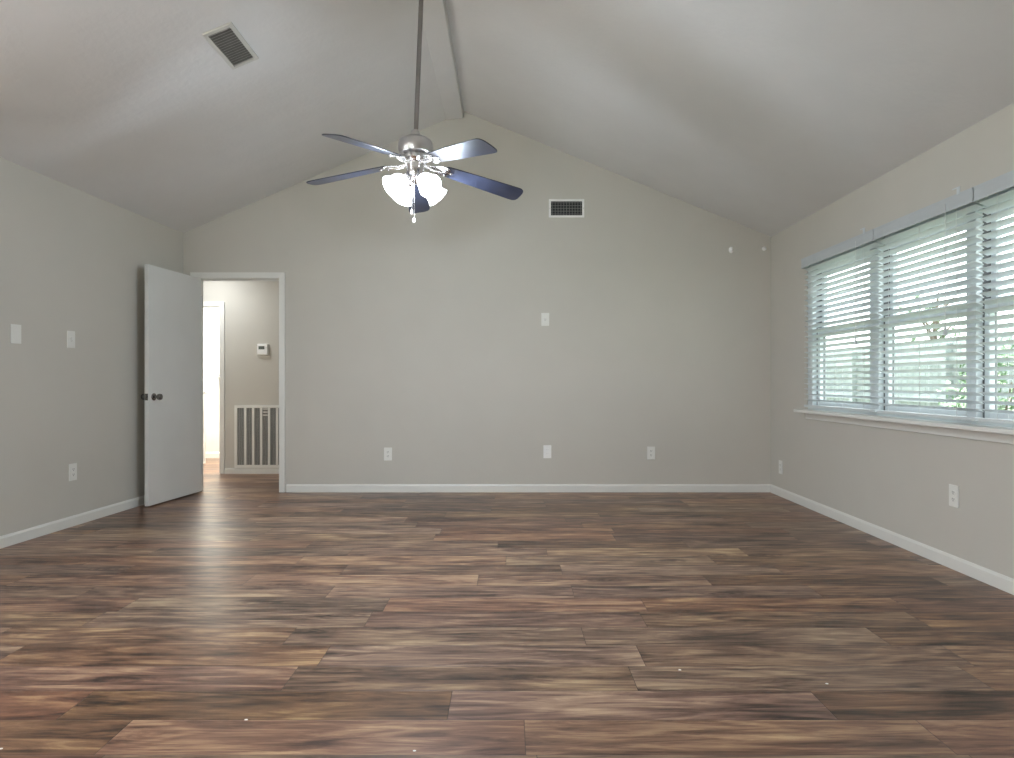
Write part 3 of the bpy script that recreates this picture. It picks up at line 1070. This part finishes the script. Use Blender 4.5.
# ------------------------------------------------------------------ crumbs on the floor
for px, py, rad, lab in ((0.625, 2.305, 0.006, 'tiny white fleck on the planks in front of the middle of the room'),
                         (1.11, 2.20, 0.006, 'tiny white fleck on the planks towards the window wall'),
                         (-0.82, 1.965, 0.006, 'tiny white fleck on the planks left of the middle, near the viewer'),
                         (-0.27, 1.80, 0.005, 'tiny white fleck at the bottom edge of the picture'),
                         (-1.46, 1.81, 0.006, 'tiny white fleck in the bottom left corner of the floor')):
    b = MB()
    random.seed(int(px * 100))
    prof = [(rad * 0.9, 0.0), (rad, 0.0008), (rad * 0.6, 0.002), (rad * 0.1, 0.0024)]
    b.lathe(prof, 7, Matrix.Translation((px, py, 0)) @ Matrix.Diagonal((1.0, 0.7, 1, 1)))
    tag(b.build('paint_fleck', M['bright_plastic']), lab, 'fleck', 'white flecks on the floor')

# ------------------------------------------------------------------ outdoors
b = MB().box(-30, 40, -30, 45, -0.5, -0.25)
struct(b.build('ground', M['grass']), 'pale green yard outside the windows', 'ground')
b = MB()  # unseen pale slabs added outside the openings to bounce daylight onto the ceiling
b.box(-4.5, 3.2, -7.0, YREAR - T - 0.02, -0.25, -0.04)
b.box(-9.0, -3.78, YREAR - T - 0.02, 4.6, -0.25, -0.04)
struct(b.build('bounce_slab', M['bounce_slab']), 'pale concrete slab added out of view to bounce daylight indoors', 'bounce_slab')

r = empty('board_fence', (6.2, 4.0, -0.25))
tag(r, 'weathered board fence across the yard, seen between the slats', 'fence')
b = MB()
random.seed(3)
y = 0.0
while y < 24:
    h = 1.88 + random.uniform(-0.015, 0.015)
    b.box(-0.01, 0.01, y, y + 0.138, 0.03, h)
    y += 0.145
b.build('boards', M['fence'], r)
b = MB()
for z in (0.35, 1.0, 1.6):
    b.box(-0.05, -0.01, 0, 24, z, z + 0.085)
b.build('rails', M['fence'], r)
for k in range(11):
    MB().box(-0.10, -0.01, 2.4 * k, 2.4 * k + 0.09, 0, 1.85).build('post', M['fence'], r, bevel=0.004)


def leaves(n, cx, cy, cz, rx, ry, rz, size, seed):
    random.seed(seed)
    b = MB()
    cl = []
    for k in range(max(8, n // 60)):
        while True:
            p = Vector((random.uniform(-1, 1), random.uniform(-1, 1), random.uniform(-1, 1)))
            if 0.2 < p.length < 1:
                break
        cl.append(p)
    for k in range(n):
        p = random.choice(cl) + Vector([random.gauss(0, 0.15) for _ in range(3)])
        q = Vector((cx + p.x * rx, cy + p.y * ry, cz + p.z * rz))
        d = Vector([random.gauss(0, 1) for _ in range(3)]).normalized()
        s = d.orthogonal().normalized()
        L_ = size * random.uniform(0.7, 1.3)
        n_ = d.cross(s) * L_ * 0.08
        b.add([q - d * L_ * 0.5, q + s * L_ * 0.25 + n_, q + d * L_ * 0.5, q - s * L_ * 0.25 + n_], [(0, 1, 2, 3)])
    return b


def tree(x, y, h, rad, n, size, seed, label, name='yard_tree', leaf='leaf', group=None):
    r = empty(name, (x, y, -0.25))
    tag(r, label, 'tree', group)
    random.seed(seed)
    b = MB()
    b.tube([(0, 0, 0), (0.05, 0.02, h * 0.35), (0.0, 0.06, h * 0.62), (0.05, 0.0, h * 0.9)], [0.16 * h / 5, 0.11 * h / 5, 0.07 * h / 5, 0.02], 10)
    for k in range(9):
        a = random.uniform(0, 2 * PI)
        z0 = h * random.uniform(0.4, 0.7)
        e_ = Vector((math.cos(a) * rad * 0.8, math.sin(a) * rad * 0.8, z0 + h * 0.2))
        b.tube([(0, 0.04, z0), (e_.x * 0.5, e_.y * 0.5, z0 + h * 0.13), e_], [0.05 * h / 5, 0.03 * h / 5, 0.01], 6)
    b.build('trunk', M['bark'], r, smooth=True)
    leaves(n, 0, 0, h * 0.68, rad, rad, h * 0.3, size, seed + 1).build('foliage', M[leaf], r)
    return r

tree(9.9, 14.6, 3.75, 0.55, 330, 0.15, 11, 'small thin tree beyond the fence behind the middle window', group='trees outside the windows')
tree(8.9, 9.6, 4.4, 1.1, 900, 0.16, 23, 'leafy tree beyond the fence behind the near window', group='trees outside the windows')
for sxp, syp, rr, sd, lab in ((5.3, 7.0, 0.55, 5, 'green shrub in front of the fence behind the near window'),
                              (5.4, 5.3, 0.5, 6, 'green shrub in front of the fence at the right edge')):
    r = empty('yard_shrub', (sxp, syp, -0.25))
    tag(r, lab, 'shrub', 'shrubs along the fence')
    b = MB()
    random.seed(sd)
    for k in range(7):
        a = random.uniform(0, 2 * PI)
        b.tube([(0, 0, 0), (math.cos(a) * rr * 0.4, math.sin(a) * rr * 0.4, 0.7), (math.cos(a) * rr * 0.7, math.sin(a) * rr * 0.7, 1.3)], [0.02, 0.014, 0.006], 6)
    b.build('stems', M['bark'], r)
    leaves(1200, 0, 0, 1.05, rr, rr, 0.75, 0.10, sd + 50).build('foliage', M['leaf2'], r)
